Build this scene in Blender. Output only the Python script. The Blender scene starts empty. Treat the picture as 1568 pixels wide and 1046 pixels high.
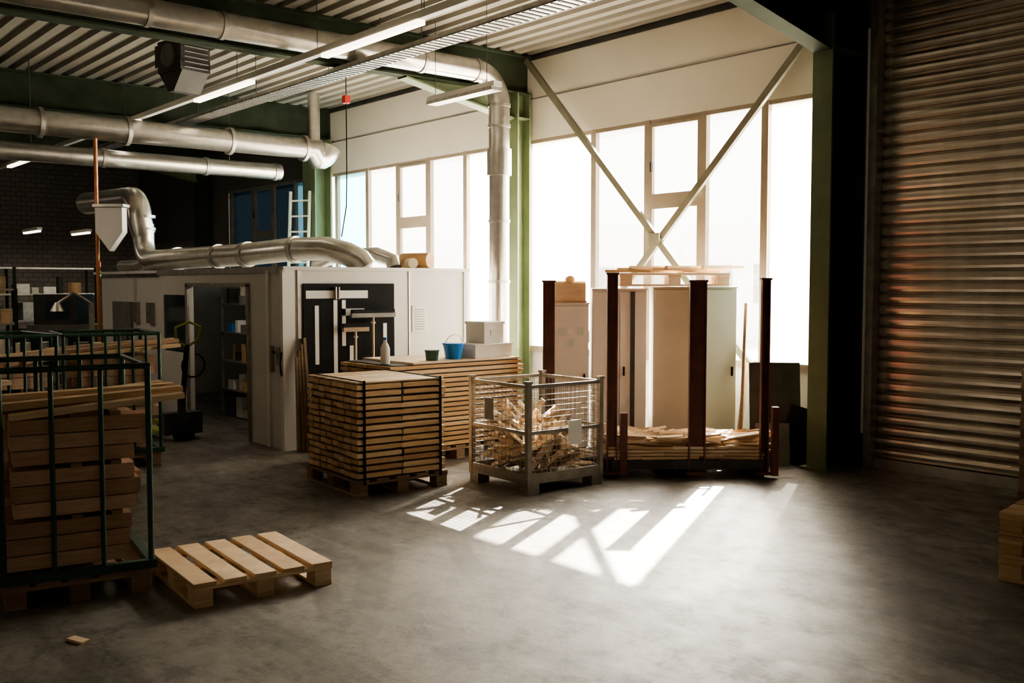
import bpy, math, random
from mathutils import Vector, Matrix
random.seed(7)
S=bpy.context.scene
D=bpy.data

# ---------------------------------------------------------------- materials
def newmat(name):
    m=D.materials.new(name); m.use_nodes=True
    nt=m.node_tree; b=nt.nodes['Principled BSDF']
    return m,nt,b
def ramp(nt,fac,cols):
    r=nt.nodes.new('ShaderNodeValToRGB')
    e=r.color_ramp.elements
    while len(e)<len(cols): e.new(0.5)
    for i,(p,c) in enumerate(cols):
        e[i].position=p; e[i].color=(*c,1)
    nt.links.new(fac,r.inputs['Fac']); return r
def noise(nt,scale,detail=4,vec=(1,1,1),rot=(0,0,0),rough=.55):
    tc=nt.nodes.new('ShaderNodeTexCoord'); mp=nt.nodes.new('ShaderNodeMapping')
    mp.inputs['Scale'].default_value=vec; mp.inputs['Rotation'].default_value=rot
    n=nt.nodes.new('ShaderNodeTexNoise'); n.inputs['Scale'].default_value=scale
    n.inputs['Detail'].default_value=detail; n.inputs['Roughness'].default_value=rough
    nt.links.new(tc.outputs['Object'],mp.inputs['Vector']); nt.links.new(mp.outputs['Vector'],n.inputs['Vector'])
    return n
def simple(name,col,rough=.5,metal=0,var=.15,scale=6,bump=0,spec=.5,vec=(1,1,1)):
    m,nt,b=newmat(name)
    n=noise(nt,scale,4,vec)
    lo=tuple(c*(1-var) for c in col); hi=tuple(min(1,c*(1+var)) for c in col)
    r=ramp(nt,n.outputs['Fac'],[(.3,lo),(.7,hi)])
    nt.links.new(r.outputs['Color'],b.inputs['Base Color'])
    b.inputs['Roughness'].default_value=rough; b.inputs['Metallic'].default_value=metal
    b.inputs['Specular IOR Level'].default_value=spec
    if bump:
        bp=nt.nodes.new('ShaderNodeBump'); bp.inputs['Strength'].default_value=bump; bp.inputs['Distance'].default_value=.01
        nt.links.new(n.outputs['Fac'],bp.inputs['Height']); nt.links.new(bp.outputs['Normal'],b.inputs['Normal'])
    return m
def wood(name,c1,c2,c3,rough=.6):
    m,nt,b=newmat(name)
    at=nt.nodes.new('ShaderNodeAttribute'); at.attribute_name='var'
    n=noise(nt,3,6,(2,2,26),rough=.65)
    base=ramp(nt,at.outputs['Fac'],[(0,c1),(.5,c2),(1,c3)])
    g=ramp(nt,n.outputs['Fac'],[(.3,(.55,.46,.36)),(.62,(1,1,1))])
    mx=nt.nodes.new('ShaderNodeMixRGB'); mx.blend_type='MULTIPLY'; mx.inputs['Fac'].default_value=.6
    nt.links.new(base.outputs['Color'],mx.inputs['Color1']); nt.links.new(g.outputs['Color'],mx.inputs['Color2'])
    nt.links.new(mx.outputs['Color'],b.inputs['Base Color']); b.inputs['Roughness'].default_value=rough
    bp=nt.nodes.new('ShaderNodeBump'); bp.inputs['Strength'].default_value=.25; bp.inputs['Distance'].default_value=.004
    nt.links.new(n.outputs['Fac'],bp.inputs['Height']); nt.links.new(bp.outputs['Normal'],b.inputs['Normal'])
    return m
W_ORANGE=wood('wood_orange',(.54,.35,.18),(.70,.48,.26),(.84,.63,.39))
W_LIGHT=wood('wood_light',(.62,.44,.26),(.78,.59,.38),(.88,.73,.53))
W_GREY=wood('wood_weathered',(.20,.13,.075),(.28,.19,.115),(.36,.26,.17))
W_RED=wood('wood_reddish',(.42,.27,.18),(.55,.37,.25),(.68,.49,.36))
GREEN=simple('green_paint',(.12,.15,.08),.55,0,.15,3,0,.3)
DGREEN=simple('dark_and_shaded_green',(.034,.043,.027),.85,0,.2,3,0,.1)  # own green of beams and racks, and painted shade on the near column
TGREEN=simple('trolley_green',(.02,.065,.045),.4,.2,.2,8)
GALV=simple('galvanised_metal',(.58,.56,.52),.30,.95,.12,9)
GALVD=simple('galvanised_metal_dull',(.42,.40,.36),.42,.9,.2,9)
CAGEM=simple('cage_steel',(.30,.27,.23),.45,.6,.2,9)
WHITE=simple('white_panel',(.74,.72,.67),.5,0,.04,2)
INSUL=simple('insulated_panel',(.66,.62,.54),.6,0,.03,1)
BOOTH=simple('booth_panel',(.62,.60,.56),.45,0,.05,2)
FRAME=simple('window_frame',(.26,.21,.16),.5,0,.1,5)
BRACE=simple('brace_steel',(.18,.17,.12),.5,.3,.15,5)
BROWN=simple('brown_painted_steel',(.14,.045,.03),.5,.1,.3,8)
BLACK=simple('black_matt',(.010,.010,.010),.8,0,.2,5,0,.15)
DARK=simple('dark_grey',(.045,.042,.038),.6,0,.3,5)
MID=simple('mid_grey',(.16,.15,.14),.55,0,.2,5)
BLUE=simple('blue_plastic',(.02,.20,.60),.35,0,.05,5)
DKGRN=simple('green_plastic',(.02,.07,.05),.35,0,.05,5)
PAPER=simple('paper',(.78,.77,.73),.7,0,.03,5)
PGREEN=simple('pale_green',(.55,.64,.56),.4,0,.04,3)
BEIGE=simple('beige_metal',(.60,.56,.47),.5,0,.05,3)
YEL=simple('yellow_green',(.30,.35,.05),.4,0,.1,5)
RED=simple('red_paint',(.45,.03,.02),.4,0,.1,5)
COPPER=simple('copper_pole',(.45,.20,.10),.4,.6,.1,5)
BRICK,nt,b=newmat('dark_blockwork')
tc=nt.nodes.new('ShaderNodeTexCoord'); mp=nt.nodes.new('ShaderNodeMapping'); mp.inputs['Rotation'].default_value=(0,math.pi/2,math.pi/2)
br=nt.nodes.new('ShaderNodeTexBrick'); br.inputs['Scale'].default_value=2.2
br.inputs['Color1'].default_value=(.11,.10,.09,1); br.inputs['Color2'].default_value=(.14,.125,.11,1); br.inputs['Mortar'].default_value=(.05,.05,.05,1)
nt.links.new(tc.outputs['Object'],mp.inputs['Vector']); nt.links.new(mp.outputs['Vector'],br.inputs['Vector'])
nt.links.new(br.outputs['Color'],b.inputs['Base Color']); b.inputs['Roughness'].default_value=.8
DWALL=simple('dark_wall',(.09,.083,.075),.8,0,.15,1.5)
CEIL=simple('ceiling_sheet',(.235,.215,.18),.7,0,.06,2,0,.2)
DOORM=simple('roller_door_metal',(.50,.45,.39),.24,.85,.10,2.5,vec=(3,1,.4))
# floor
FLOOR,nt,b=newmat('concrete_floor')
n1=noise(nt,.8,9,rough=.68); n2=noise(nt,11,8,rough=.8); n3=noise(nt,.9,8,(.5,3.0,1),(0,0,math.radians(-60)),rough=.72); n4=noise(nt,2.3,6,rough=.7); n5=noise(nt,3.2,9,rough=.8)
r1=ramp(nt,n1.outputs['Fac'],[(.32,(.145,.133,.118)),(.5,(.22,.203,.18)),(.68,(.31,.287,.258))])
r2=ramp(nt,n2.outputs['Fac'],[(.38,(.58,.56,.54)),(.56,(1,1,1))])
r3=ramp(nt,n3.outputs['Fac'],[(.42,(.42,.40,.38)),(.52,(1,1,1))])
r5=ramp(nt,n5.outputs['Fac'],[(.40,(.42,.40,.38)),(.48,(1,1,1))])
def mul(a,b_,f):
    m=nt.nodes.new('ShaderNodeMixRGB'); m.blend_type='MULTIPLY'; m.inputs['Fac'].default_value=f
    nt.links.new(a,m.inputs['Color1']); nt.links.new(b_,m.inputs['Color2']); return m.outputs['Color']
col=mul(r1.outputs['Color'],r2.outputs['Color'],.75); col=mul(col,r3.outputs['Color'],.65); col=mul(col,r5.outputs['Color'],.65)
for (lx,ly,sc,ds) in((-1.0,12.0,.33,.35),(-12.0,-6.0,.26,.3)):
    tc=nt.nodes.new('ShaderNodeTexCoord'); mp=nt.nodes.new('ShaderNodeMapping'); mp.inputs['Location'].default_value=(-lx,-ly,0)
    wv=nt.nodes.new('ShaderNodeTexWave'); wv.wave_type='RINGS'; wv.rings_direction='Z'; wv.inputs['Scale'].default_value=sc
    wv.inputs['Distortion'].default_value=ds; wv.inputs['Detail'].default_value=2
    nt.links.new(tc.outputs['Object'],mp.inputs['Vector']); nt.links.new(mp.outputs['Vector'],wv.inputs['Vector'])
    rw=ramp(nt,wv.outputs['Fac'],[(.90,(1,1,1)),(.95,(.50,.48,.46)),(1,(.65,.63,.61))])
    mk=ramp(nt,n1.outputs['Fac'],[(.45,(0,0,0)),(.6,(1,1,1))])
    m=nt.nodes.new('ShaderNodeMixRGB'); m.blend_type='MULTIPLY'
    nt.links.new(mk.outputs['Color'],m.inputs['Fac']); nt.links.new(col,m.inputs['Color1']); nt.links.new(rw.outputs['Color'],m.inputs['Color2']); col=m.outputs['Color']
tc=nt.nodes.new('ShaderNodeTexCoord'); vo=nt.nodes.new('ShaderNodeTexVoronoi'); vo.feature='DISTANCE_TO_EDGE'; vo.inputs['Scale'].default_value=.35
ad=nt.nodes.new('ShaderNodeMixRGB'); ad.blend_type='ADD'; ad.inputs['Fac'].default_value=.5
nt.links.new(tc.outputs['Object'],ad.inputs['Color1']); nt.links.new(n4.outputs['Color'],ad.inputs['Color2']); nt.links.new(ad.outputs['Color'],vo.inputs['Vector'])
rc=ramp(nt,vo.outputs['Distance'],[(0,(.40,.38,.35)),(.005,(1,1,1))])
col=mul(col,rc.outputs['Color'],.8)
nt.links.new(col,b.inputs['Base Color'])
rr=ramp(nt,n5.outputs['Fac'],[(.35,(.55,.55,.55)),(.6,(.32,.32,.32))])
nt.links.new(rr.outputs['Color'],b.inputs['Roughness'])
bp=nt.nodes.new('ShaderNodeBump'); bp.inputs['Strength'].default_value=.4; bp.inputs['Distance'].default_value=.008
nt.links.new(n2.outputs['Fac'],bp.inputs['Height']); nt.links.new(bp.outputs['Normal'],b.inputs['Normal'])
def glassmat(name,transp,tcol,trans_col,gloss=.06):
    m=D.materials.new(name); m.use_nodes=True; nt=m.node_tree; nt.nodes.clear()
    o=nt.nodes.new('ShaderNodeOutputMaterial')
    t=nt.nodes.new('ShaderNodeBsdfTransparent'); t.inputs['Color'].default_value=(*tcol,1)
    l=nt.nodes.new('ShaderNodeBsdfTranslucent'); l.inputs['Color'].default_value=(*trans_col,1)
    mx=nt.nodes.new('ShaderNodeMixShader'); mx.inputs['Fac'].default_value=transp
    nt.links.new(l.outputs[0],mx.inputs[1]); nt.links.new(t.outputs[0],mx.inputs[2])
    g=nt.nodes.new('ShaderNodeBsdfGlossy'); g.inputs['Roughness'].default_value=.05
    m2=nt.nodes.new('ShaderNodeMixShader'); m2.inputs['Fac'].default_value=gloss
    nt.links.new(mx.outputs[0],m2.inputs[1]); nt.links.new(g.outputs[0],m2.inputs[2])
    nt.links.new(m2.outputs[0],o.inputs['Surface']); return m
CLEAR=glassmat('clear_glass',.97,(.98,.98,.97),(.9,.9,.88))
FROST=glassmat('frosted_glass',.16,(.95,.95,.92),(.93,.91,.86),.03)
BFROST=glassmat('blue_frosted_glass',.12,(.4,.65,.75),(.28,.45,.50),.03)
DGLASS=simple('dark_glass',(.03,.05,.06),.08,0,.2,2)
DWIN=glassmat('shaded_glass',.8,(.03,.042,.048),(.03,.04,.05),.08)  # dark glass colour paints in the shade of a building outside
BWIN=glassmat('blue_shaded_glass',.2,(.05,.1,.12),(.07,.11,.13),.05)  # bluish pane, same shade put into its colour
TINT=glassmat('tinted_glass',.18,(.48,.44,.38),(.29,.26,.215),.03)
def emit(name,col,s):
    m,nt,b=newmat(name); b.inputs['Base Color'].default_value=(*col,1)
    b.inputs['Emission Color'].default_value=(*col,1); b.inputs['Emission Strength'].default_value=s; return m
TUBE=emit('fluorescent_tube',(1,.84,.66),4)
EGREEN=emit('signal_green',(.05,1,.4),1.2); ERED=emit('signal_red',(1,.05,.02),1.5)

# ---------------------------------------------------------------- mesh builder
def rz(a): return Matrix.Rotation(math.radians(a),3,'Z')
class MB:
    def __init__(s): s.v=[];s.f=[];s.m=[];s.var=[];s.sm=[];s.mats=[]
    def mi(s,mat):
        if mat not in s.mats: s.mats.append(mat)
        return s.mats.index(mat)
    def add(s,vs,fs,mat,smooth=False,var=None):
        o=len(s.v); s.v+= [tuple(x) for x in vs]; k=s.mi(mat); r=random.random() if var is None else var
        for f in fs:
            s.f.append(tuple(i+o for i in f)); s.m.append(k); s.var.append(r); s.sm.append(smooth)
    def box(s,c,d,mat,rot=None,var=None):
        c=Vector(c); h=[x/2 for x in d]; vs=[]
        for sx in(-1,1):
            for sy in(-1,1):
                for sz in(-1,1):
                    p=Vector((sx*h[0],sy*h[1],sz*h[2]))
                    if rot is not None: p=rot@p
                    vs.append(c+p)
        s.add(vs,[(0,1,3,2),(4,6,7,5),(0,4,5,1),(2,3,7,6),(0,2,6,4),(1,5,7,3)],mat,False,var)
    def b2(s,x0,x1,y0,y1,z0,z1,mat,var=None):
        s.box(((x0+x1)/2,(y0+y1)/2,(z0+z1)/2),(x1-x0,y1-y0,z1-z0),mat,None,var)
    def beam(s,p1,p2,w,h,mat,var=None):
        p1=Vector(p1);p2=Vector(p2);d=p2-p1
        q=d.to_track_quat('X','Z').to_matrix()
        s.box((p1+p2)/2,(d.length,w,h),mat,q,var)
    def tube(s,pts,r,mat,seg=16,caps=True,rs=None):
        pts=[Vector(p) for p in pts]; n=len(pts); vs=[];fs=[]
        t=(pts[1]-pts[0]).normalized(); u=t.orthogonal().normalized()
        for i in range(n):
            if i==0: tt=(pts[1]-pts[0]).normalized()
            elif i==n-1: tt=(pts[-1]-pts[-2]).normalized()
            else: tt=((pts[i]-pts[i-1]).normalized()+(pts[i+1]-pts[i]).normalized()).normalized()
            u=(u-tt*u.dot(tt)).normalized(); w=tt.cross(u); R=rs[i] if rs else r
            for k in range(seg):
                a=2*math.pi*k/seg; vs.append(pts[i]+(u*math.cos(a)+w*math.sin(a))*R)
        for i in range(n-1):
            for k in range(seg):
                a=i*seg+k;b_=i*seg+(k+1)%seg; fs.append((a,b_,b_+seg,a+seg))
        v=random.random(); s.add(vs,fs,mat,True,v)
        if caps:
            s.add(vs[:seg],[tuple(range(seg))[::-1]],mat,False,v); s.add(vs[-seg:],[tuple(range(seg))],mat,False,v)
    def cyl(s,p1,p2,r,mat,seg=12,r2=None): s.tube([p1,p2],r,mat,seg,True,[r,r if r2 is None else r2])
    def prism(s,poly,axis,a0,a1,mat):
        n=len(poly)
        def mk(p,a):
            if axis=='x': return (a,p[0],p[1])
            if axis=='y': return (p[0],a,p[1])
            return (p[0],p[1],a)
        vs=[mk(p,a0) for p in poly]+[mk(p,a1) for p in poly]
        fs=[tuple(range(n)),tuple(range(2*n-1,n-1,-1))]+[(i,(i+1)%n,(i+1)%n+n,i+n) for i in range(n)]
        s.add(vs,fs,mat)
    def build(s,name,loc=(0,0,0),rot=0,bevel=0,tilt=None):
        me=D.meshes.new(name); me.from_pydata(s.v,[],s.f)
        for m in s.mats: me.materials.append(m)
        me.polygons.foreach_set('material_index',s.m); me.polygons.foreach_set('use_smooth',s.sm)
        a=me.attributes.new('var','FLOAT','FACE'); a.data.foreach_set('value',s.var)
        import bmesh
        bm=bmesh.new(); bm.from_mesh(me); bmesh.ops.recalc_face_normals(bm,faces=bm.faces); bm.to_mesh(me); bm.free()
        me.update()
        o=D.objects.new(name,me); S.collection.objects.link(o); o.location=loc; o.rotation_euler=(0,0,math.radians(rot))
        if bevel:
            md=o.modifiers.new('bevel','BEVEL'); md.width=bevel; md.segments=2; md.limit_method='ANGLE'
        return o
def arc(c,r,a0,a1,e1,e2,n=8):
    c=Vector(c);e1=Vector(e1);e2=Vector(e2)
    return [c+e1*r*math.cos(math.radians(a0+(a1-a0)*i/n))+e2*r*math.sin(math.radians(a0+(a1-a0)*i/n)) for i in range(n+1)]

WY=9.3      # inner face of window wall
XL,XR,YB=-26,6,-7
ZC=5.05
# ---------------------------------------------------------------- room shell
m=MB(); m.b2(XL,XR,YB,WY+.25,-.1,0,FLOOR); m.build('floor')
m=MB()
prof=[];y=YB
while y<WY:
    prof+=[(y,ZC),(y+.12,ZC),(y+.15,ZC+.045),(y+.22,ZC+.045),(y+.25,ZC)]; y+=.25
prof=[p for p in prof if p[0]<=WY]
vs=[(XL,a,b) for a,b in prof]+[(XR,a,b) for a,b in prof]; n=len(prof)
m.add(vs,[(i,i+1,i+1+n,i+n) for i in range(n-1)],CEIL)
m.b2(XL,XR,YB,WY+.25,ZC+.1,ZC+.25,DARK); m.build('ceiling')
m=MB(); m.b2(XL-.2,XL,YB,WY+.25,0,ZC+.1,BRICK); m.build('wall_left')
def strip_wall(name,ax,a0,a1,pos,th,w0,w1,z0,z1,nm):
    m=MB()
    def bb(u0,u1,q0,q1,mat,p0=pos,p1=pos+th):
        if ax=='x': m.b2(u0,u1,min(p0,p1),max(p0,p1),q0,q1,mat)
        else: m.b2(min(p0,p1),max(p0,p1),u0,u1,q0,q1,mat)
    bb(a0,w0,0,ZC+.1,DWALL); bb(w1,a1,0,ZC+.1,DWALL); bb(w0,w1,0,z0,DWALL); bb(w0,w1,z1,ZC+.1,DWALL)
    m.build(name)
    m=MB()
    k=int((w1-w0)/1.2)
    for i in range(k+1):
        u=w0+(w1-w0)*i/k; bb(u-.03,u+.03,z0,z1,FRAME)
    bb(w0,w1,z0,z1,TINT,pos+th*.5,pos+th*.55)
    bb(w0,w1,z0,z0+.05,FRAME); bb(w0,w1,z1-.05,z1,FRAME)
    m.build(nm)
strip_wall('wall_right','y',YB,WY+.25,XR,.2,-5,6,1.2,4.2,'window_4')
strip_wall('wall_front','x',XL,XR,YB,-.2,-21,3,1.6,4.2,'window_5')
m=MB()
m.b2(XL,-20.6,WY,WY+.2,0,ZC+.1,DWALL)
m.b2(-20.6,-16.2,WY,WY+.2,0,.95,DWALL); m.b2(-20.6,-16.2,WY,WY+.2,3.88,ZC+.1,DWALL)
m.b2(-16.2,-5.6,WY,WY+.2,0,.95,WHITE)
m.b2(-16.2,-5.6,WY,WY+.2,3.88,ZC+.1,INSUL)
m.b2(-16.2,-5.6,WY-.012,WY,4.44,4.455,MID)   # panel seam
m.b2(-16.2,-5.6,WY-.02,WY,4.98,ZC,DARK)
m.b2(-5.6,-5.3,WY,WY+.2,0,ZC+.1,DWALL)
m.b2(-5.3,-.9,WY,WY+.2,4.75,ZC+.1,DWALL)
m.b2(-.9,XR,WY,WY+.2,0,ZC+.1,DWALL)
m.build('wall_back')

def window(name,x0,x1,mull,panes,trans,fm=FRAME):
    m=MB(); z0,z1=.95,3.88; w=.045
    m.b2(x0,x1,WY-.06,WY+.1,z0-.03,z0+.05,fm); m.b2(x0,x1,WY-.0,WY+.06,z1-.05,z1,fm)
    for x in mull: m.b2(x-w,x+w,WY-.01,WY+.06,z0,z1,fm)
    for i,p in enumerate(panes):
        a=mull[i]+w; b_=mull[i+1]-w
        m.b2(a,b_,WY+.045,WY+.05,z0+.05,z1-.05,p)
    for i in trans:
        a,b_=mull[i]+w,mull[i+1]-w; zt=2.88
        m.b2(a,b_,WY-.01,WY+.06,zt-.05,zt+.05,fm)
        for (q0,q1) in((zt+.05,z1-.05),(z0+.05,zt-.05)):
            m.b2(a,a+.04,WY-.01,WY+.04,q0,q1,fm);m.b2(b_-.04,b_,WY-.01,WY+.04,q0,q1,fm)
            m.b2(a+.04,b_-.04,WY-.01,WY+.04,q0,q0+.04,fm);m.b2(a+.04,b_-.04,WY-.01,WY+.04,q1-.04,q1,fm)
    m.box((mull[trans[0]]+.1,WY-.04,3.3),(.03,.03,.12),DARK)
    return m.build(name)
window('window_1',-10.75,-5.72,[-10.7,-9.38,-8.44,-7.56,-6.70,-5.75],[FROST,CLEAR,CLEAR,CLEAR,FROST],[2])
window('window_2',-16.15,-10.75,[-16.0,-14.95,-14.0,-13.1,-12.15,-10.8],[BFROST,CLEAR,CLEAR,CLEAR,FROST],[2])
window('window_3',-20.6,-16.2,[-20.5,-19.4,-18.5,-17.6,-16.3],[DWIN,DWIN,DWIN,BWIN],[1],MID)

# roller door
m=MB(); prof=[];z=0.0
m.b2(-5.3,-.9,WY-.03,WY+.02,0,.1,GALV)
z=.1; pitch=.112
while z<4.75:
    for t,d in((0,.0),(.08,-.016),(.3,-.024),(.55,-.026),(.78,-.022),(.88,-.012),(.93,.004)):
        prof.append((WY+.03+d,z+t*pitch))
    z+=pitch
n=len(prof)
vs=[(-5.3,a,b) for a,b in prof]+[(-.9,a,b) for a,b in prof]
m.add(vs,[(i,i+1,i+1+n,i+n) for i in range(n-1)],DOORM)
m.b2(-5.3,-.9,WY+.045,WY+.06,0,4.75,DARK)
m.b2(-5.38,-5.30,WY-.12,WY,.0,4.75,GALVD); m.b2(-.9,-.82,WY-.12,WY,0,4.75,GALVD)
m.b2(-5.42,-5.38,WY-.10,WY-.03,.35,4.4,WHITE)
m.build('door_1')

# columns, beams, haunches
def hcol(name,xc,w,y0,y1,mat,z1=ZC-.55,web=None):
    m=MB(); t=.025
    m.b2(xc-w/2,xc+w/2,y0,y0+t,0,z1,mat); m.b2(xc-w/2,xc+w/2,y1-t,y1,0,z1,web or mat); m.b2(xc-.012,xc+.012,y0+t,y1-t,0,z1,web or mat)
    m.b2(xc-w/2-.05,xc+w/2+.05,y0-.05,y1,0,.03,mat)
    m.b2(xc-w/2,xc+w/2,y0+t,y1-t,4.15,4.17,mat)
    return m.build(name)
hcol('steel_column',-5.6,.22,8.69,9.28,GREEN,web=DGREEN)  # web and rear flange get the darker green as painted shade
hcol('steel_column',-10.72,.30,9.0,9.24,GREEN)
hcol('steel_column',-16.3,.45,8.9,9.24,GREEN)
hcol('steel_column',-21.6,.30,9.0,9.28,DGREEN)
for xc,ye in((-5.6,8.69),(-10.72,9.0),(-16.3,8.9),(-21.6,9.0),(-.4,9.0)):
    m=MB(); w=.1; zb=4.5
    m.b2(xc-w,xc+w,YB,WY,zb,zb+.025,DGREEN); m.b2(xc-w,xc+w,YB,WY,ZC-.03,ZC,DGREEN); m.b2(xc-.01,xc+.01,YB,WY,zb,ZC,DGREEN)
    G2=DGREEN if xc>-6 else GREEN  # nearest haunches take the shaded green too
    m.prism([(ye-1.8,4.5),(ye,4.5),(ye,4.15)],'x',xc-.01,xc+.01,G2)
    m.beam((xc,ye-1.8,4.49),(xc,ye,4.15),.2,.025,G2)
    m.build('roof_beam')
m=MB()
m.beam((-10.55,9.14,4.95),(-5.85,9.14,.02),.05,.08,BRACE)
m.beam((-5.9,9.2,4.66),(-10.5,9.2,.02),.05,.08,BRACE)
m.box((-8.14,9.1,2.4),(.16,.02,.16),BRACE)
m.build('cross_brace')

# ---------------------------------------------------------------- ducts
m=MB(); r=.14; x=-10.3; z=4.63
path=[(x,YB+.1,z),(x,8.05,z)]+arc((x,8.05,z-.4),.4,90,0,(0,1,0),(0,0,1),10)[1:]+[(x,8.45,3.6)]
m.tube(path,r,GALV,24); m.tube([(x,8.45,3.3),(x,8.45,3.65)],.165,GALV,24); m.tube([(x,8.45,.9),(x,8.45,3.35)],.135,GALV,24)
for y in(-2,0,2,3.8,4.6,6.2,7.2,8.05): m.tube([(x,y-.025,z),(x,y+.025,z)],r+.012,GALVD,24)
for zz in(4.22,3.95,2.7,1.9): m.tube([(x,8.45,zz-.02),(x,8.45,zz+.02)],(.135 if zz<3.3 else r)+.012,GALVD,24)
for y in(1,3.5,6.6): m.cyl((x,y,z+r),(x,y,ZC),.006,DARK,6)
m.cyl((x,8.45,.02),(x,8.45,.9),.1,GALVD,20,.135)
m.build('ventilation_duct')
m=MB(); x=-15.0;z=4.12
m.tube([(x,YB+.1,z),(x,8.3,z)]+arc((x,8.3,z+.15),.3,-90,-20,(0,1,0),(0,0,1),6)[1:]+[],.2,GALV,24)
m.tube([(x,8.3,z+.1),(x,8.3,ZC)],.1,GALV,16)
for y in(0,2,4,5.2,6.8,8.1): m.tube([(x,y-.03,z),(x,y+.03,z)],.215,GALVD,24)
m.build('ventilation_duct')
m=MB(); x=-15.45;z=3.75
m.tube([(x,YB+.1,z),(x,7.9,z)],.13,GALV,20)
for y in(0,2,3.4,5,6.6,7.8): m.tube([(x,y-.03,z),(x,y+.03,z)],.145,GALVD,20)
for y in(1,4,7): m.cyl((x,y,z+.13),(x,y,ZC),.008,DARK,6)
m.build('ventilation_duct')
# extraction duct on top of booth
m=MB(); r=.15; e=.06; s5=.45
pth=[(-16.6,5.1,3.15),(-15.6+s5,5.3,3.15)]+arc((-15.6+s5,5.3,2.8),.35,90,0,(1,0,0),(0,0,1),8)[1:]+[(-15.25+s5,5.35,2.6)]
m.tube(pth,.17,GALV,20)
m.tube([(-15.25+s5,5.35,2.75),(-15.25+s5,5.35,2.45+e)]+arc((-14.95+s5,5.35,2.45+e),.3,180,270,(1,0,0),(0,0,1),6)[1:]+[(-14.1,5.6,2.17+e),(-12.6,5.9,2.2+e),(-11.6,6.1,2.25+e),(-11.1,6.3,2.25+e)]+[(-10.85,6.45,2.24),(-10.72,6.55,2.16),(-10.68,6.6,2.07)],r,GALV,20)
m.tube([(-15.9,5.4,2.15),(-15.2,5.4,2.15),(-14.6,5.45,2.22)],.09,GALVD,14)
for p,q in(((-14.2,5.6,2.17),(-14.15,5.61,2.17)),((-13.2,5.78,2.185),(-13.15,5.79,2.186)),((-12.6,5.9,2.2),(-12.5,5.92,2.205)),((-11.6,6.1,2.25),(-11.55,6.12,2.25)),((-15.25+s5,5.35,2.6),(-15.25+s5,5.35,2.64)),((-15.25+s5,5.35,2.78),(-15.25+s5,5.35,2.82))):
    m.tube([Vector(p)+Vector((0,0,e)),Vector(q)+Vector((0,0,e))],.172,GALVD,20)
m.tube([(-12.4,6.9,2.07),(-12.4,6.9,2.15),(-12.1,7.0,2.25),(-11.2,7.1,2.25),(-10.9,7.15,2.17),(-10.85,7.15,2.07)],.1,GALV,16)
m.build('extraction_duct')
m=MB()
m.tube([(-10.95,7.35,2.17),(-10.55,7.5,2.17)],.1,W_ORANGE,16); m.tube([(-10.75,7.3,2.13),(-10.5,7.2,2.13)],.065,W_LIGHT,12); m.build('insulation_roll')

# ---------------------------------------------------------------- light trunk, trays, lamps
m=MB(); y=5.42; z=4.32
m.b2(-24.5,-2,y-.04,y+.04,z,z+.07,WHITE)
for x0,x1 in((-9.55,-7.75),(-12.95,-11.3),(-17.1,-15.1),(-22.6,-20.2)): m.b2(x0,x1,y-.045,y+.045,z-.045,z-.002,TUBE)
for x in range(-24,-2,2): m.cyl((x+.3,y,z+.07),(x+.3,y,ZC),.004,DARK,5)
m.build('light_trunking')
m=MB(); y=6.3;z=4.4
m.b2(-20,-2,y-.13,y+.13,z,z+.012,GALVD); m.b2(-20,-2,y-.13,y-.12,z,z+.06,GALVD); m.b2(-20,-2,y+.12,y+.13,z,z+.06,GALVD)
for i in range(180): m.b2(-20+.1*i,-20+.1*i+.03,y-.12,y+.12,z-.006,z,DARK)
for x in range(-19,-2,2): m.cyl((x,y,z+.012),(x,y,ZC-.01),.005,DARK,5)
m.build('cable_tray')
m=MB(); m.b2(-10.1,-8.8,7.14,7.26,4.09,4.15,WHITE); m.b2(-10.08,-8.82,7.12,7.28,4.05,4.09,GALVD)
m.cyl((-10,7.2,4.15),(-10,7.2,ZC),.004,DARK,5); m.cyl((-9,7.2,4.15),(-9,7.2,ZC),.004,DARK,5); m.build('fluorescent_lamp')
def tubelamp(x,y,z,rot,L=1.2,en=18):
    m=MB(); m.b2(-L/2,L/2,-.05,.05,0,.06,WHITE); m.b2(-L/2+.02,L/2-.02,-.03,.03,-.04,0,TUBE)
    for s in(-.4,.4): m.cyl((s*L,0,.06),(s*L,0,ZC-z-.01),.004,DARK,5)
    o=m.build('fluorescent_lamp',(x,y,z),rot)
    Lt=D.lights.new('lamp_light','AREA'); Lt.shape='RECTANGLE'; Lt.size=L; Lt.size_y=.08; Lt.energy=en; Lt.color=(1,.86,.68)
    q=D.objects.new('lamp_light',Lt); S.collection.objects.link(q); q.parent=o; q.location=(0,0,-.06)
tubelamp(-22.9,5.9,3.0,0,1.2,40); tubelamp(-22.9,6.9,3.0,0,1.2,30); tubelamp(-19.0,1.9,3.6,80,1.3,32); tubelamp(-14.4,2.4,3.6,80,1.3,22)  # last two, out of view, added to brighten the left workshop
m=MB(); m.box((-11.6,6.9,4.3),(.08,.08,.1),RED); m.cyl((-11.6,6.9,4.35),(-11.6,6.9,ZC),.008,DARK,6)
m.tube([(-11.6,6.9,4.25),(-11.6,6.9,3.4),(-11.62,6.9,2.9),(-11.75,6.9,2.5)],.008,BLACK,6); m.build('hanging_cable_reel')
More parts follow.
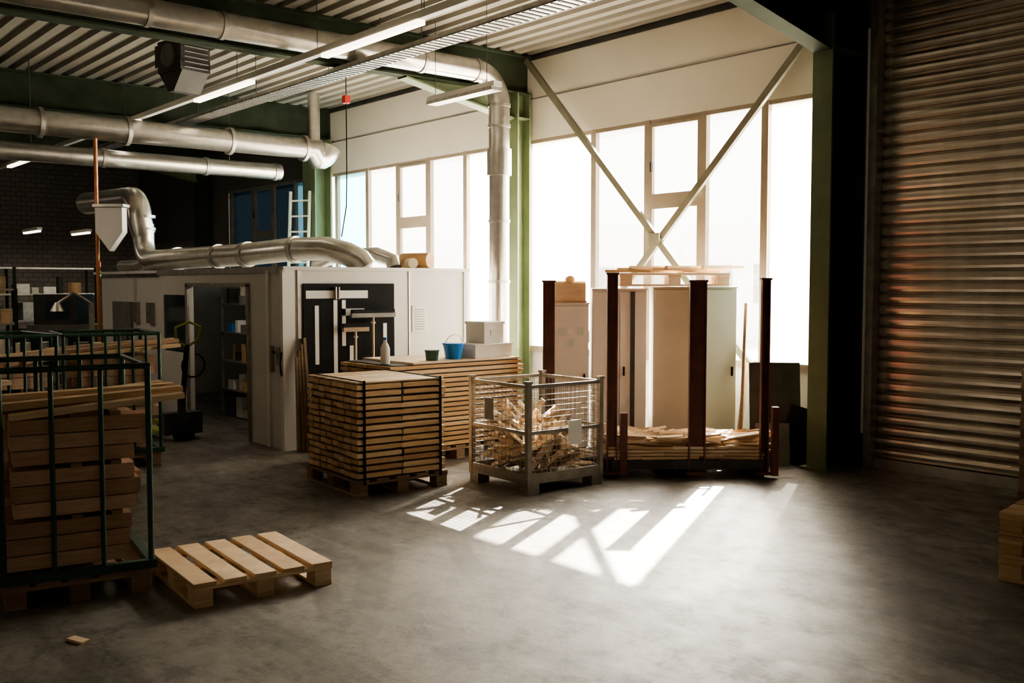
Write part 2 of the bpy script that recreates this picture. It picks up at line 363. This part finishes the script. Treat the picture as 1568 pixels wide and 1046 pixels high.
# unit heater
m=MB(); m.box((0,0,0),(.5,.4,.38),DARK); m.prism([(-.25,-.19),(.25,-.19),(.06,-.42),(-.06,-.42)],'y',-.18,.18,DARK)
for i in range(6): m.box((0.26,0,-.15+.06*i),(.03,.32,.012),MID,Matrix.Rotation(.5,3,'Y'))
m.tube([(0,-.2,0),(0,-.23,0)],.14,MID,20)
for a in(-.2,.2): m.cyl((a,0,.19),(a,0,.45),.01,DARK,6)
m.box((-.34,0,.05),(.18,.26,.26),DARK); m.build('unit_heater',(-11.95,4.85,4.6),10)
# funnel and pole
m=MB(); m.prism([(-.2,.3),(.2,.3),(.2,-.05),(.0,-.32),(-.2,-.05)],'y',-.03,.12,PAPER); m.box((0,.05,.33),(.46,.2,.04),GALVD)
m.cyl((-.24,.1,-2.66),(-.24,.1,1.3),.03,COPPER,10); m.cyl((-.24,.1,-2.66),(-.24,.1,-2.63),.09,COPPER,12)
m.build('extraction_funnel',(-14.7,4.83,2.66),45)

# ---------------------------------------------------------------- booth
m=MB(); bx=-10.1; by=5.19; H=2.02; t=.06; yb=7.75; xl=-16.6
m.b2(bx-t,bx,by,yb,0,H,BOOTH)                   # right face
m.b2(-11.0,bx-t,by,by+t,0,H,BOOTH)
m.b2(-12.76,-11.0,by,by+t,1.83,H,BOOTH)
m.b2(-13.8,-12.76,by,by+t,0,.95,BOOTH); m.b2(-13.8,-12.76,by,by+t,1.72,H,BOOTH)
m.b2(-13.8,-13.65,by,by+t,.95,1.72,BOOTH); m.b2(-12.9,-12.76,by,by+t,.95,1.72,BOOTH)
m.b2(-13.65,-12.9,by+.02,by+.03,.95,1.72,DGLASS)
m.b2(xl,-13.8,by+.12,by+.12+t,0,H-.05,BOOTH)
m.b2(xl,xl+t,by+.18,yb,0,H-.05,BOOTH); m.b2(xl,bx,yb-t,yb,0,H-.05,BOOTH)
m.b2(xl-.03,bx+.03,by+.0,yb+.02,H,H+.04,BOOTH)
m.b2(-13.83,bx+.03,by-.02,by,H-.03,H+.04,GALVD)
m.b2(-12.82,-12.76,by-.03,by,0,1.86,GALVD); m.b2(-11.0,-10.95,by-.03,by,0,1.86,GALVD); m.b2(-12.82,-10.95,by-.03,by,1.83,1.88,GALVD)
m.b2(-10.5,-10.44,by-.025,by,0,H,WHITE); m.b2(bx-.04,bx+.025,by-.03,by+.12,0,H,WHITE)
m.b2(bx,bx+.02,by+.16,by+.2,0,H,GALVD); m.b2(bx,bx+.02,yb-.06,yb,0,H,WHITE); m.b2(bx,bx+.012,6.85,6.87,0,H,GALVD)
m.box((-10.3,by-.05,1.02),(.04,.04,.3),GALVD); m.box((-10.15,by-.05,1.06),(.03,.05,.2),GALVD); m.box((-10.22,by-.06,1.1),(.16,.02,.02),BLACK)
m.tube([(-10.1,by-.04,1.1),(-10.03,by-.09,.98),(-10.06,by-.06,.85),(-10.12,by-.04,.9)],.01,BLACK,6)
m.b2(-16,-15.2,by+.08,by+.12,.9,1.6,MID)
for xx in(-15.0,-14.4): m.b2(xx-.1,xx+.1,by+.06,by+.12,1.3,1.6,GALVD)
o=m.build('paint_booth')
Lt=D.lights.new('booth_fill','AREA'); Lt.shape='RECTANGLE'; Lt.size=1.2; Lt.size_y=.1; Lt.energy=5; Lt.color=(1,.88,.72)  # added fill for the dark booth interior, no fixture built
q=D.objects.new('booth_fill',Lt); S.collection.objects.link(q); q.parent=o; q.location=(-12.0,5.6,1.98)
m=MB() # interior shelving with clutter
for z in(.4,.8,1.2,1.6): m.b2(-13.4,-10.6,5.9,6.3,z-.02,z,GALVD)
for x in(-13.4,-12.4,-11.5,-10.62):
    for y in(5.92,6.28): m.box((x,y,.85),(.04,.04,1.7),GALVD)
for z in(.02,.4,.8,1.2,1.6):
    x=-13.3
    while x<-10.75:
        w=random.uniform(.06,.2); h=random.uniform(.1,.28)
        c=random.choice([MID,W_ORANGE,DARK,PAPER,BEIGE,BLUE,GALVD])
        if random.random()<.5: m.box((x+w/2,6.05,z+h/2),(w*.9,.2,h),c)
        else: m.cyl((x+w/2,6.05,z),(x+w/2,6.05,z+h),w*.42,c,10)
        x+=w+random.uniform(.01,.1)
m.build('storage_shelf')
m=MB() # tool board on right face
X=bx+.02
m.b2(X,X+.02,5.41,6.62,.7,1.87,BLACK)
m.b2(X+.02,X+.024,5.44,6.25,1.70,1.79,PAPER)
for y0,z0,z1 in((5.55,.95,1.62),(5.79,.75,1.68),(5.90,1.15,1.68),(6.46,.85,1.4),(6.0,.8,1.15)): m.b2(X+.02,X+.024,y0,y0+.05,z0,z1,PAPER)
m.b2(X+.02,X+.024,5.9,6.2,1.5,1.58,PAPER)
for y in(5.8,5.84): m.box((X+.05,y,1.76),(.05,.015,.14),GALV)
m.build('tool_board')
def broom(name,y,z,L,w,mat):
    m=MB(); m.cyl((0,0,0),(0,0,-L),.014,W_LIGHT,8); m.box((0,0,.0),(.05,w,.05),mat)
    m.box((0,0,.045),(.04,w*.97,.05),BLACK); m.tube([(0,-.03,-.08),(0,0,-.12),(0,.03,-.08)],.008,GALVD,6)
    m.box((-.03,0,-.01),(.04,.04,.03),GALVD)
    return m.build(name,(X+.09,y,z))
broom('broom',6.28,1.5,.95,.6,MID); broom('broom',6.04,1.34,.8,.34,W_GREY)
m=MB(); m.b2(bx+.001,bx+.012,6.88-.03+.0,7.06,1.28,1.6,PAPER)
for i in range(9): m.b2(bx+.012,bx+.014,6.88,7.03,1.31+.03*i,1.318+.03*i,MID)
m.build('notice_sheet',(0,.05,0))
m=MB()
for i in range(4): m.beam((-9.97+.04*i,5.28+.03*i,.0),(-10.03,5.3+.03*i,1.05+.07*i),.03,.07,W_GREY)
m.build('leaning_planks')
# ladder
m=MB()
for s in(-.2,.2): m.beam((s,0,0),(s,.25,3.55),.03,.06,PGREEN)
for i in range(12): m.beam((-.2,.02*i+.02,.3+.28*i),(.2,.02*i+.02,.3+.28*i),.03,.03,PGREEN)
m.build('ladder',(-16.25,8.55,0),30)

# ---------------------------------------------------------------- timber stacks
def pallet(m,L,W,z0=0,mat=W_LIGHT,nb=5,bw=.13):
    g=(W-nb*bw)/(nb-1)
    for i in range(nb): m.box((0,-W/2+bw/2+i*(bw+g),z0+.133),(L,bw,.022),mat)
    for sx in(-1,0,1): m.box((sx*(L/2-.07),0,z0+.111),(.14,W,.022),mat)
    for sx in(-1,0,1):
        for sy in(-1,0,1): m.box((sx*(L/2-.07),sy*(W/2-.06),z0+.061),(.13,.11,.078),mat)
    for sy in(-1,0,1): m.box((0,sy*(W/2-.06),z0+.011),(L,.11,.022),mat)
m=MB(); pallet(m,1.04,.94,0,W_GREY)
z=.15; n=14; h=(.99-.15)/n
for k in range(n):
    nc=8; w=1.02/nc
    for i in range(nc):
        for j in(0,1):
            jit=random.uniform(-.012,.012); zz=random.uniform(0,.006)
            m.box((-.51+w*(i+.5),(-.228 if j==0 else .228)+jit,z+h*.46+zz/2),(w*random.uniform(.88,.99),.445,h*random.uniform(.66,.76)),W_ORANGE)
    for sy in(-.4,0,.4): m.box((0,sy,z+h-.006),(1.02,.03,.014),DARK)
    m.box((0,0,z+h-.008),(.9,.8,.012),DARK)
    z+=h
for j in range(6): m.box((-.42+.168*j,0,z+.008),(.14,.9,.014),W_LIGHT)
for sy in(-.39,.39):
    m.box((.525,sy,.56),(.006,.026,.92),BLACK); m.box((0,sy,z+.02),(1.05,.026,.005),BLACK)
m.build('timber_stack',(-7.93,5.0,0),-4,.003)
def stack2(m,cx,cy,Lx,Ly,n,h,mat):
    z=.15
    for k in range(n):
        for i in range(6):
            w=Lx/6
            m.box((cx-Lx/2+w*(i+.5)+random.uniform(-.004,.004),cy+random.uniform(-.02,.02),z+h*.42),(w*.93,Ly,h*.72),mat)
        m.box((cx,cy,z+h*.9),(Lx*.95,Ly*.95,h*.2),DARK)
        z+=h
    return z
m=MB(); pallet(m,1.0,1.75,0,W_GREY,9)
za=stack2(m,0,.0,.98,1.75,17,.052,W_ORANGE)
m.box((0,.12,za+.01),(.98,1.45,.02),W_LIGHT)
m.build('timber_stack',(-8.95,6.4,0),0,.003)
ZT=za+.022
m=MB(); m.cyl((0,0,0),(0,0,.16),.085,BLUE,20,.115); m.tube([(0,0,.155),(0,0,.17)],.122,BLUE,20); m.tube(arc((0,0,.15),.115,0,180,(0,1,0),(.3,0,1),10),.004,GALVD,6); m.build('blue_bucket',(-8.65,6.45,ZT))
m=MB(); m.cyl((0,0,0),(0,0,.1),.065,DKGRN,16,.075); m.tube([(0,0,.095),(0,0,.11)],.08,DKGRN,16); m.build('plastic_tub',(-8.6,6.13,ZT))
m=MB(); m.tube([(0,0,0),(0,0,.16),(0,0,.2),(0,0,.23),(0,0,.25)],.04,PAPER,14,True,[.05,.05,.035,.016,.016]); m.cyl((0,0,.25),(0,0,.275),.02,BLUE,12); m.build('water_bottle',(-8.7,5.61,za+.004))
m=MB(); m.b2(-.22,.22,-.28,.28,0,.14,WHITE); m.b2(-.2,.2,-.3,-.28,.1,.14,PAPER); m.b2(-.23,.23,-.29,.29,.13,.15,PAPER)
m.b2(-.15,.15,-.08,.22,.15,.38,WHITE); m.b2(-.16,.16,-.09,.23,.36,.39,PAPER); m.box((.155,.07,.27),(.004,.1,.06),PAPER)
m.build('cardboard_box',(-8.75,6.9,ZT),5,.004)

# ---------------------------------------------------------------- mesh crate
def sticks(m,cx,cy,sx,sy,z0,z1,n,lmin,lmax,mats,tilt=.25,spread=.35):
    for i in range(n):
        t=i/n; L=random.uniform(lmin,lmax); a=random.uniform(0,math.pi)
        if sx>sy*1.3: a=random.gauss(0,spread)
        px=cx+random.uniform(-1,1)*max(0,(sx-L*abs(math.cos(a)))/2); py=cy+random.uniform(-1,1)*max(0,(sy-L*abs(math.sin(a)))/2)
        pz=z0+(z1-z0)*t*(1-.5*(((px-cx)/(sx/2))**2))
        ti=random.gauss(0,tilt); ti=max(-1.1,min(1.1,ti)); pz+=abs(math.sin(ti))*L*.3*(1-t)
        R=rz(math.degrees(a))@Matrix.Rotation(ti,3,'Y')@Matrix.Rotation(random.uniform(0,1.5),3,'X')
        m.box((px,py,pz+.02),(L,random.uniform(.025,.055),random.uniform(.012,.03)),random.choice(mats),R)
m=MB(); A=.88;B=.9; Hc=.99
for sx in(-1,1):
    for sy in(-1,1):
        m.box((sx*(A/2-.02),sy*(B/2-.02),.08+(Hc-.08)/2),(.045,.045,Hc-.08),CAGEM)
        m.box((sx*(A/2-.07),sy*(B/2-.07),.05),(.13,.13,.1),CAGEM); m.box((sx*(A/2-.02),sy*(B/2-.02),Hc+.01),(.06,.06,.02),CAGEM)
m.b2(-A/2,A/2,-B/2,B/2,.1,.125,CAGEM)
for zz,hh in((.14,.09),(.55,.03),(Hc-.03,.03)):
    for s in(-1,1):
        m.box((s*(A/2-.015),0,zz),(.025,B,hh),CAGEM); m.box((0,s*(B/2-.015),zz),(A,.025,hh),CAGEM)
for i in range(1,16):
    u=-.5+i/16
    for s in(-1,1):
        m.cyl((s*(A/2-.01),u*B,.15),(s*(A/2-.01),u*B,Hc-.02),.0026,CAGEM,5); m.cyl((u*A,s*(B/2-.01),.15),(u*A,s*(B/2-.01),Hc-.02),.0026,CAGEM,5)
for i in range(1,16):
    z=.17+i*.051
    for s in(-1,1):
        m.cyl((s*(A/2-.01),-B/2,z),(s*(A/2-.01),B/2,z),.0026,CAGEM,5); m.cyl((-A/2,s*(B/2-.01),z),(A/2,s*(B/2-.01),z),.0026,CAGEM,5)
m.box((A/2+.004,.1,.52),(.006,.16,.22),PAPER); m.box((-.12,-B/2-.004,.72),(.13,.006,.2),MID)
m.build('mesh_pallet_cage',(-6.95,6.14,0),-2)
m=MB(); sticks(m,0,0,.76,.78,.15,.62,170,.22,.65,[W_LIGHT,W_ORANGE,W_LIGHT,W_LIGHT,W_GREY],.5); m.build('scrap_wood_pile',(-6.95,6.14,0),-2)

# ---------------------------------------------------------------- post stillage
m=MB()
Bp=Vector((-6.65,6.85,0));Dp=Vector((-5.7,7.96,0)); Ap=Vector((-7.53,6.83,0)); Cp=Vector((-6.12,7.47,0)); Ep=Vector((-6.45,8.45,0))
def chan(p,w,z0,z1):
    R=rz(50); c=p+Vector((0,0,(z0+z1)/2)); h=z1-z0
    m.box(c+R@Vector((0,.03,0)),(w,.01,h),BROWN,R)
    for s in(-1,1): m.box(c+R@Vector((s*(w/2-.006),0,0)),(.012,.06,h),BROWN,R)
    m.box(p+Vector((0,0,z1+.01)),(w+.02,.08,.02),BROWN,R); m.box(p+Vector((0,0,z0)),(w+.05,.1,.03),BROWN,R)
chan(Ap,.12,.1,1.88); chan(Bp,.10,.05,1.95); chan(Cp,.16,.05,1.88); chan(Dp,.08,.05,1.9)
m.box(Vector((-6.57,6.93,.33)),(.07,.07,.6),BROWN,rz(50)); m.box(Vector((-5.62,8.02,.36)),(.06,.07,.66),BROWN,rz(50))
for p,q in((Bp,Dp),(Ap,Ep),(Ap,Bp),(Dp,Ep)):
    m.beam(p+Vector((0,0,.13)),q+Vector((0,0,.13)),.06,.08,DARK)
for t in(.03,.5,.97):
    c=Bp.lerp(Dp,t); e=Ap.lerp(Ep,t); m.beam(c+Vector((0,0,.04)),e+Vector((0,0,.04)),.1,.08,DARK)
for t in[.05+.1*i for i in range(10)]:
    c=Bp.lerp(Dp,t); e=Ap.lerp(Ep,t); m.beam(c+Vector((0,0,.165)),e+Vector((0,0,.165)),.1,.02,W_GREY)
m.build('post_stillage')
m=MB()
for cen,L in(((-6.70,7.26),.82),((-6.42,7.60),.9),((-6.13,7.96),.80)):
    m2=MB(); m2.mats=m.mats
    for layer in range(4):
        for q in range(9): m2.box((random.uniform(-.06,.06),-.27+.066*q,.19+.032*layer),(L*random.uniform(.7,.95),.055,.026),random.choice([W_LIGHT,W_ORANGE,W_LIGHT]),rz(random.uniform(-5,5)))
    sticks(m2,0,0,L,.55,.28,.37,45,.3,.75,[W_LIGHT,W_ORANGE,W_LIGHT],.10,.28)
    R=rz(50); o=len(m.v)
    m.v+=[tuple(R@Vector(v)+Vector((cen[0],cen[1],0))) for v in m2.v]; m.f+=[tuple(i+o for i in f) for f in m2.f]; m.m+=m2.m; m.var+=m2.var; m.sm+=m2.sm
m.build('scrap_wood_pile')
# ---------------------------------------------------------------- cabinets
def cabinet(name,loc,w,d,h,mat,rot=50,doors=2,labels=0,strip=None):
    m=MB(); m.b2(-w/2,w/2,-d/2+.02,d/2,.05,h,mat); m.b2(-w/2+.02,w/2-.02,-d/2+.04,d/2-.02,0,.05,DARK)
    dw=w/doors
    for i in range(doors):
        a=-w/2+dw*i; m.b2(a+.006,a+dw-.006,-d/2,-d/2+.018,.07,h-.02,mat)
        m.box((a+(dw-.05 if i==0 else .05),-d/2-.01,h*.5),(.02,.03,.1),BLACK)
    for i in range(labels): m.box((-w/2+.09+.11*(i%3),-d/2-.004,h-.3-.13*(i//3)),(.07,.004,.08),PAPER if i%2 else PGREEN)
    if strip is not None: m.b2(strip,strip+.05,-d/2-.012,-d/2,.05,h-.02,DARK)
    m.b2(-w/2-.01,w/2+.01,-d/2-.005,d/2+.01,h,h+.015,mat)
    return m.build(name,(loc[0],loc[1],0),rot,.003)
cabinet('tool_cabinet',(-8.15,7.71),.40,.4,1.64,WHITE,50,1,5)
cabinet('tall_cabinet',(-7.80,8.12),.60,.38,1.8,WHITE,50,2,0,.12)
cabinet('tall_cabinet',(-7.38,8.60),.52,.36,1.82,BEIGE,50,1)
cabinet('tall_cabinet',(-6.95,8.84),.34,.28,1.82,PGREEN,50,1)
m=MB()
for i in range(5): m.box((0,-.12+.06*i,.12),(.34,.03,.24 if i%2 else .2),W_LIGHT)
m.box((0,0,.01),(.36,.3,.02),W_LIGHT); m.tube([(.0,-.1,.25),(.0,.12,.26)],.05,W_ORANGE,12); m.build('wooden_crate',(-8.15,7.71,1.657),50)
m=MB(); pallet(m,1.2,.42,0,W_LIGHT,3,.1)
for i in range(9): m.box((-.5+.13*i,-.12+.05*(i%4),.165+.022*(i%3)),(.5,.06,.03),W_LIGHT,rz(14*(i%3)-10))
m.build('wooden_pallet',(-7.34,8.50,1.84),50)
m=MB()
m.beam((-6.55,8.72,.02),(-6.72,9.02,1.65),.03,.05,W_GREY); m.beam((-6.62,8.76,.02),(-6.68,9.0,1.0),.02,.1,W_ORANGE); m.build('leaning_planks')
m=MB(); m.box((.0,0,.53),(.52,.03,1.04),DARK,Matrix.Rotation(-.12,3,'X')); m.box((.22,-.1,.3),(.3,.03,.6),BLACK,Matrix.Rotation(-.2,3,'X')@Matrix.Rotation(.3,3,'Y'))
m.box((-.05,-.14,.22),(.34,.02,.44),MID,Matrix.Rotation(-.15,3,'X'))
m.build('leaning_board',(-6.1,8.70,0),48)

# ---------------------------------------------------------------- empty pallet foreground
m=MB(); pallet(m,.92,.86,0,W_LIGHT,5,.135); m.build('wooden_pallet',(-5.87,2.68,0),-5,.003)
m=MB()
for i in range(3): pallet(m,.9,.8,.146*i,W_ORANGE,5)
m.build('wooden_pallet_stack',(-2.36,6.76,0),8,.003)
m=MB()
for i in range(8): pallet(m,.9,.7,.146*i,W_GREY,5)
m.build('wooden_pallet_stack',(-3.06,8.72,0),0,.003)
m=MB(); m.box((0,0,.006),(.12,.05,.012),W_LIGHT); m.build('wood_offcut',(-5.35,1.55,0),20)

# ---------------------------------------------------------------- green trolleys
def trolley(name,loc,rot,Lx,Ly,H,posts,load,palletb=True):
    m=MB(); r=.018
    if palletb: pallet(m,Lx,Ly,0,W_GREY)
    zb=.17
    for x in(-Lx/2,Lx/2):
        for i in range(posts):
            y=-Ly/2+Ly*i/(posts-1); m.tube([(x,y,zb),(x,y,H)],r if i in(0,posts-1) else r*.8,TGREEN,10)
        m.tube([(x,-Ly/2,H),(x,Ly/2,H)],r,TGREEN,10); m.box((x,0,zb),(.05,Ly+.06,.05),TGREEN)
    for y in(-Ly/2,Ly/2): m.tube([(-Lx/2,y,H),(Lx/2,y,H)],r,TGREEN,10); m.box((0,y,zb),(Lx,.05,.05),TGREEN)
    m.build(name,loc,rot)
    if load:
        m=MB(); z=.2
        k=0
        while z<H-.33:
            h=random.choice([.1,.11,.09]); nb=4
            for i in range(nb):
                w=(Lx-.12)/nb; L=Ly*random.uniform(.80,.98); off=-.05 if k<3 else .02
                m.box((-Lx/2+.06+w*(i+.5),random.uniform(-.05,.02)+off,z+h/2),(w*.93,L,h*.93),W_RED)
            if k%3==2:
                m.box((0,0,z+h+.012),(Lx-.1,.06,.022),W_GREY); m.box((0,.22,z+h+.012),(Lx-.1,.06,.022),W_GREY); z+=.024
            z+=h; k+=1
        for i in range(7):
            L=random.uniform(.9,1.2); m.box((-Lx/2+.12+.12*i,random.uniform(.02,.2),z+.03+.02*(i%3)),(.1,L,.035),random.choice([W_RED,W_LIGHT]),rz(random.uniform(-6,6))@Matrix.Rotation(random.uniform(-.02,.1),3,'X'))
        m.build(name.replace('trolley','load'),loc,rot)
trolley('timber_trolley',(-6.5,1.85,0),-10,.95,.80,1.37,4,True)
trolley('timber_trolley',(-10.3,2.2,0),5,.9,1.0,1.38,8,True)
trolley('timber_trolley',(-10.6,3.4,0),-8,.9,.9,1.36,8,True)
trolley('timber_trolley',(-8.9,1.3,0),0,.9,.8,1.3,6,True)

# ---------------------------------------------------------------- pallet truck
m=MB()
for s in(-.17,.17): m.box((-.6,s,.09),(1.1,.15,.05),YEL); m.cyl((-1.05,s-.04,.04),(-1.05,s+.04,.04),.04,BLACK,14)
m.box((.02,0,.2),(.2,.46,.26),DARK); m.cyl((.1,-.1,.1),(.1,.1,.1),.1,BLACK,18)
m.cyl((.06,0,.3),(.06,0,.6),.05,DARK,12); m.beam((.08,0,.4),(.25,0,1.15),.05,.04,BLACK)
m.tube([(.24,0,1.12),(.25,-.13,1.2),(.3,-.15,1.36),(.32,0,1.42),(.3,.15,1.36),(.25,.13,1.2),(.24,0,1.12)],.016,YEL,8)
m.tube([(.2,0,1.0)]+arc((.24,.08,.9),.14,120,440,(0,1,0),(.1,0,1),16),.012,BLACK,6)
m.build('pallet_truck',(-11.7,4.62,0),0)
# ---------------------------------------------------------------- far left workshop clutter
def shelf(name,loc,rot,L,H,dep,seed):
    random.seed(seed); m=MB()
    for x in(-L/2,0,L/2):
        for y in(-dep/2,dep/2): m.box((x,y,H/2),(.05,.05,H),DGREEN)
    nz=int(H/.5)
    for k in range(nz+1):
        z=.15+k*(H-.17)/nz; m.box((0,0,z),(L,dep,.03),GALVD)
        if k==nz: break
        x=-L/2+.1
        while x<L/2-.2:
            w=random.uniform(.1,.35); h=random.uniform(.1,.34); c=random.choice([MID,W_GREY,W_ORANGE,MID,GALVD,BEIGE,RED if random.random()<.2 else DARK])
            if random.random()<.6: m.box((x+w/2,0,z+.015+h/2),(w*.9,dep*.7,h),c)
            else: m.cyl((x+w/2,0,z+.015),(x+w/2,0,z+.015+h),w*.35,c,12)
            x+=w+random.uniform(0,.12)
    m.build(name,loc,rot)
shelf('storage_rack',(-17.6,2.6,0),80,3.2,1.8,.6,3)
shelf('storage_rack',(-19.5,.4,0),90,3.2,2.0,.6,4)
shelf('storage_rack',(-21.0,5.0,0),90,3.0,2.2,.6,5)
def bench(loc,rot):
    m=MB()
    m.box((0,0,.88),(2.4,.8,.06),W_GREY)
    for x in(-1.1,1.1):
        for y in(-.33,.33): m.box((x,y,.43),(.08,.08,.85),DGREEN)
    m.box((0,0,.3),(2.2,.7,.03),DGREEN)
    for i in range(9):
        if i%3: m.box((-1+.25*i,random.uniform(-.2,.2),.99),(random.uniform(.08,.2),.2,.16),random.choice([MID,GALVD,W_ORANGE,DARK,BEIGE]))
        else: m.cyl((-1+.25*i,.1,.91),(-1+.25*i,.1,1.15),.06,random.choice([GALVD,BEIGE,MID]),12)
    m.box((.9,.0,1.25),(.06,.06,.7),GALVD); m.tube([(.9,0,1.6),(.7,-.1,1.75),(.5,-.15,1.6)],.02,GALVD,8); m.cyl((.5,-.15,1.62),(.5,-.15,1.5),.03,GALVD,14,.09); m.build('workbench',loc,rot)
bench((-14.6,3.6,0),60); bench((-13.6,1.6,0),75)
m=MB() # machine with signal lamp
m.b2(-.6,.6,-.4,.4,0,1.2,MID); m.b2(-.5,.2,-.35,.35,1.2,1.7,DARK); m.b2(-.55,.55,-.42,-.4,.2,1.0,DGREEN); m.b2(-.3,.1,-.36,-.35,1.3,1.6,DGLASS)
m.cyl((.45,0,1.2),(.45,0,2.0),.02,GALVD,8); m.cyl((.45,0,2.0),(.45,0,2.08),.03,EGREEN,12); m.cyl((.45,0,2.08),(.45,0,2.16),.03,DARK,12); m.cyl((.45,0,2.16),(.45,0,2.24),.03,ERED,12)
m.build('woodworking_machine',(-17.6,5.15,0),50)
m=MB() # dust collector
for sx in(-.45,.45):
    m.cyl((sx,0,.35),(sx,0,1.1),.28,MID,20); m.cyl((sx,0,1.1),(sx,0,1.2),.31,GALVD,20); m.tube([(sx,0,1.2),(sx,0,1.3),(sx,0,2.3),(sx,0,2.5)],.3,MID,20,True,[.3,.33,.32,.1])
    for a in range(3): m.box((sx+.25*math.cos(a*2.1),.25*math.sin(a*2.1),.6),(.04,.04,1.2),DGREEN)
m.box((0,0,.2),(1.4,.5,.06),DGREEN); m.tube([(0,0,.23),(0,0,1.0),(.0,-.2,1.4),(0,-.3,2.0)],.1,GALVD,14); m.box((0,0,.4),(.3,.35,.35),DARK)
m.build('dust_collector',(-19.6,3.4,0),60)

# ---------------------------------------------------------------- outside
GRD=simple('yard_ground',(.55,.53,.5),.9,0,.05,.3)
m=MB(); m.b2(-80,40,WY+.25,90,-.3,-.12,GRD); m.build('yard_ground')
FAC=simple('pale_facade',(.80,.83,.86),.8,0,.05,.3)
m=MB(); m.b2(-60,-14,30,42,-.12,4.2,FAC)
for i in range(15): m.b2(-58+3*i,-56+3*i,29.95,30,1.2,2.6,MID)
m.build('neighbouring_building')
# ---------------------------------------------------------------- light
w=D.worlds.new('World'); S.world=w; w.use_nodes=True
bg=w.node_tree.nodes['Background']; bg.inputs['Color'].default_value=(1,.975,.93,1); bg.inputs['Strength'].default_value=5.0
def sun(name,e,ang,col):
    L=D.lights.new(name,'SUN'); L.energy=e; L.color=col; L.angle=math.radians(ang)
    o=D.objects.new(name,L); S.collection.objects.link(o)
    o.rotation_euler=Vector((.393,-.728,-.562)).to_track_quat('-Z','Y').to_euler(); o.location=(-10,20,15)
sun('sun',75,.6,(1,.91,.78))
sun('soft_fill_sun',40,28,(1,.93,.82))  # second, wide sun added for the soft glow on the floor
for nx,(cx,cy,cz,sx,sz,dx,dy) in enumerate(((-8.2,WY+.3,2.42,4.8,2.9,0,-1),(-13.4,WY+.3,2.42,5.2,2.9,0,-1),(XR+.3,.5,2.7,11,3,-1,0),(-9,YB-.3,2.9,24,2.6,0,1))):
    L=D.lights.new('sky_portal','AREA'); L.shape='RECTANGLE'; L.size=sx; L.size_y=sz
    L.cycles.is_portal=True
    o=D.objects.new('sky_portal',L); S.collection.objects.link(o); o.location=(cx,cy,cz)
    o.rotation_euler=Vector((dx,dy,0)).to_track_quat('-Z','Z').to_euler()
# ---------------------------------------------------------------- camera
c=D.cameras.new('camera'); c.lens=35; c.sensor_width=36; c.clip_start=.05; c.clip_end=300
o=D.objects.new('camera',c); S.collection.objects.link(o); o.location=(0,0,1.85)
p=math.radians(-3.23)
F=Vector((-.765*math.cos(p),.644*math.cos(p),math.sin(p)))
o.rotation_euler=F.to_track_quat('-Z','Y').to_euler()
S.camera=o
S.view_settings.view_transform='AgX'
try: S.view_settings.look='AgX - Medium High Contrast'
except Exception as e: print(e)
S.view_settings.exposure=0.2
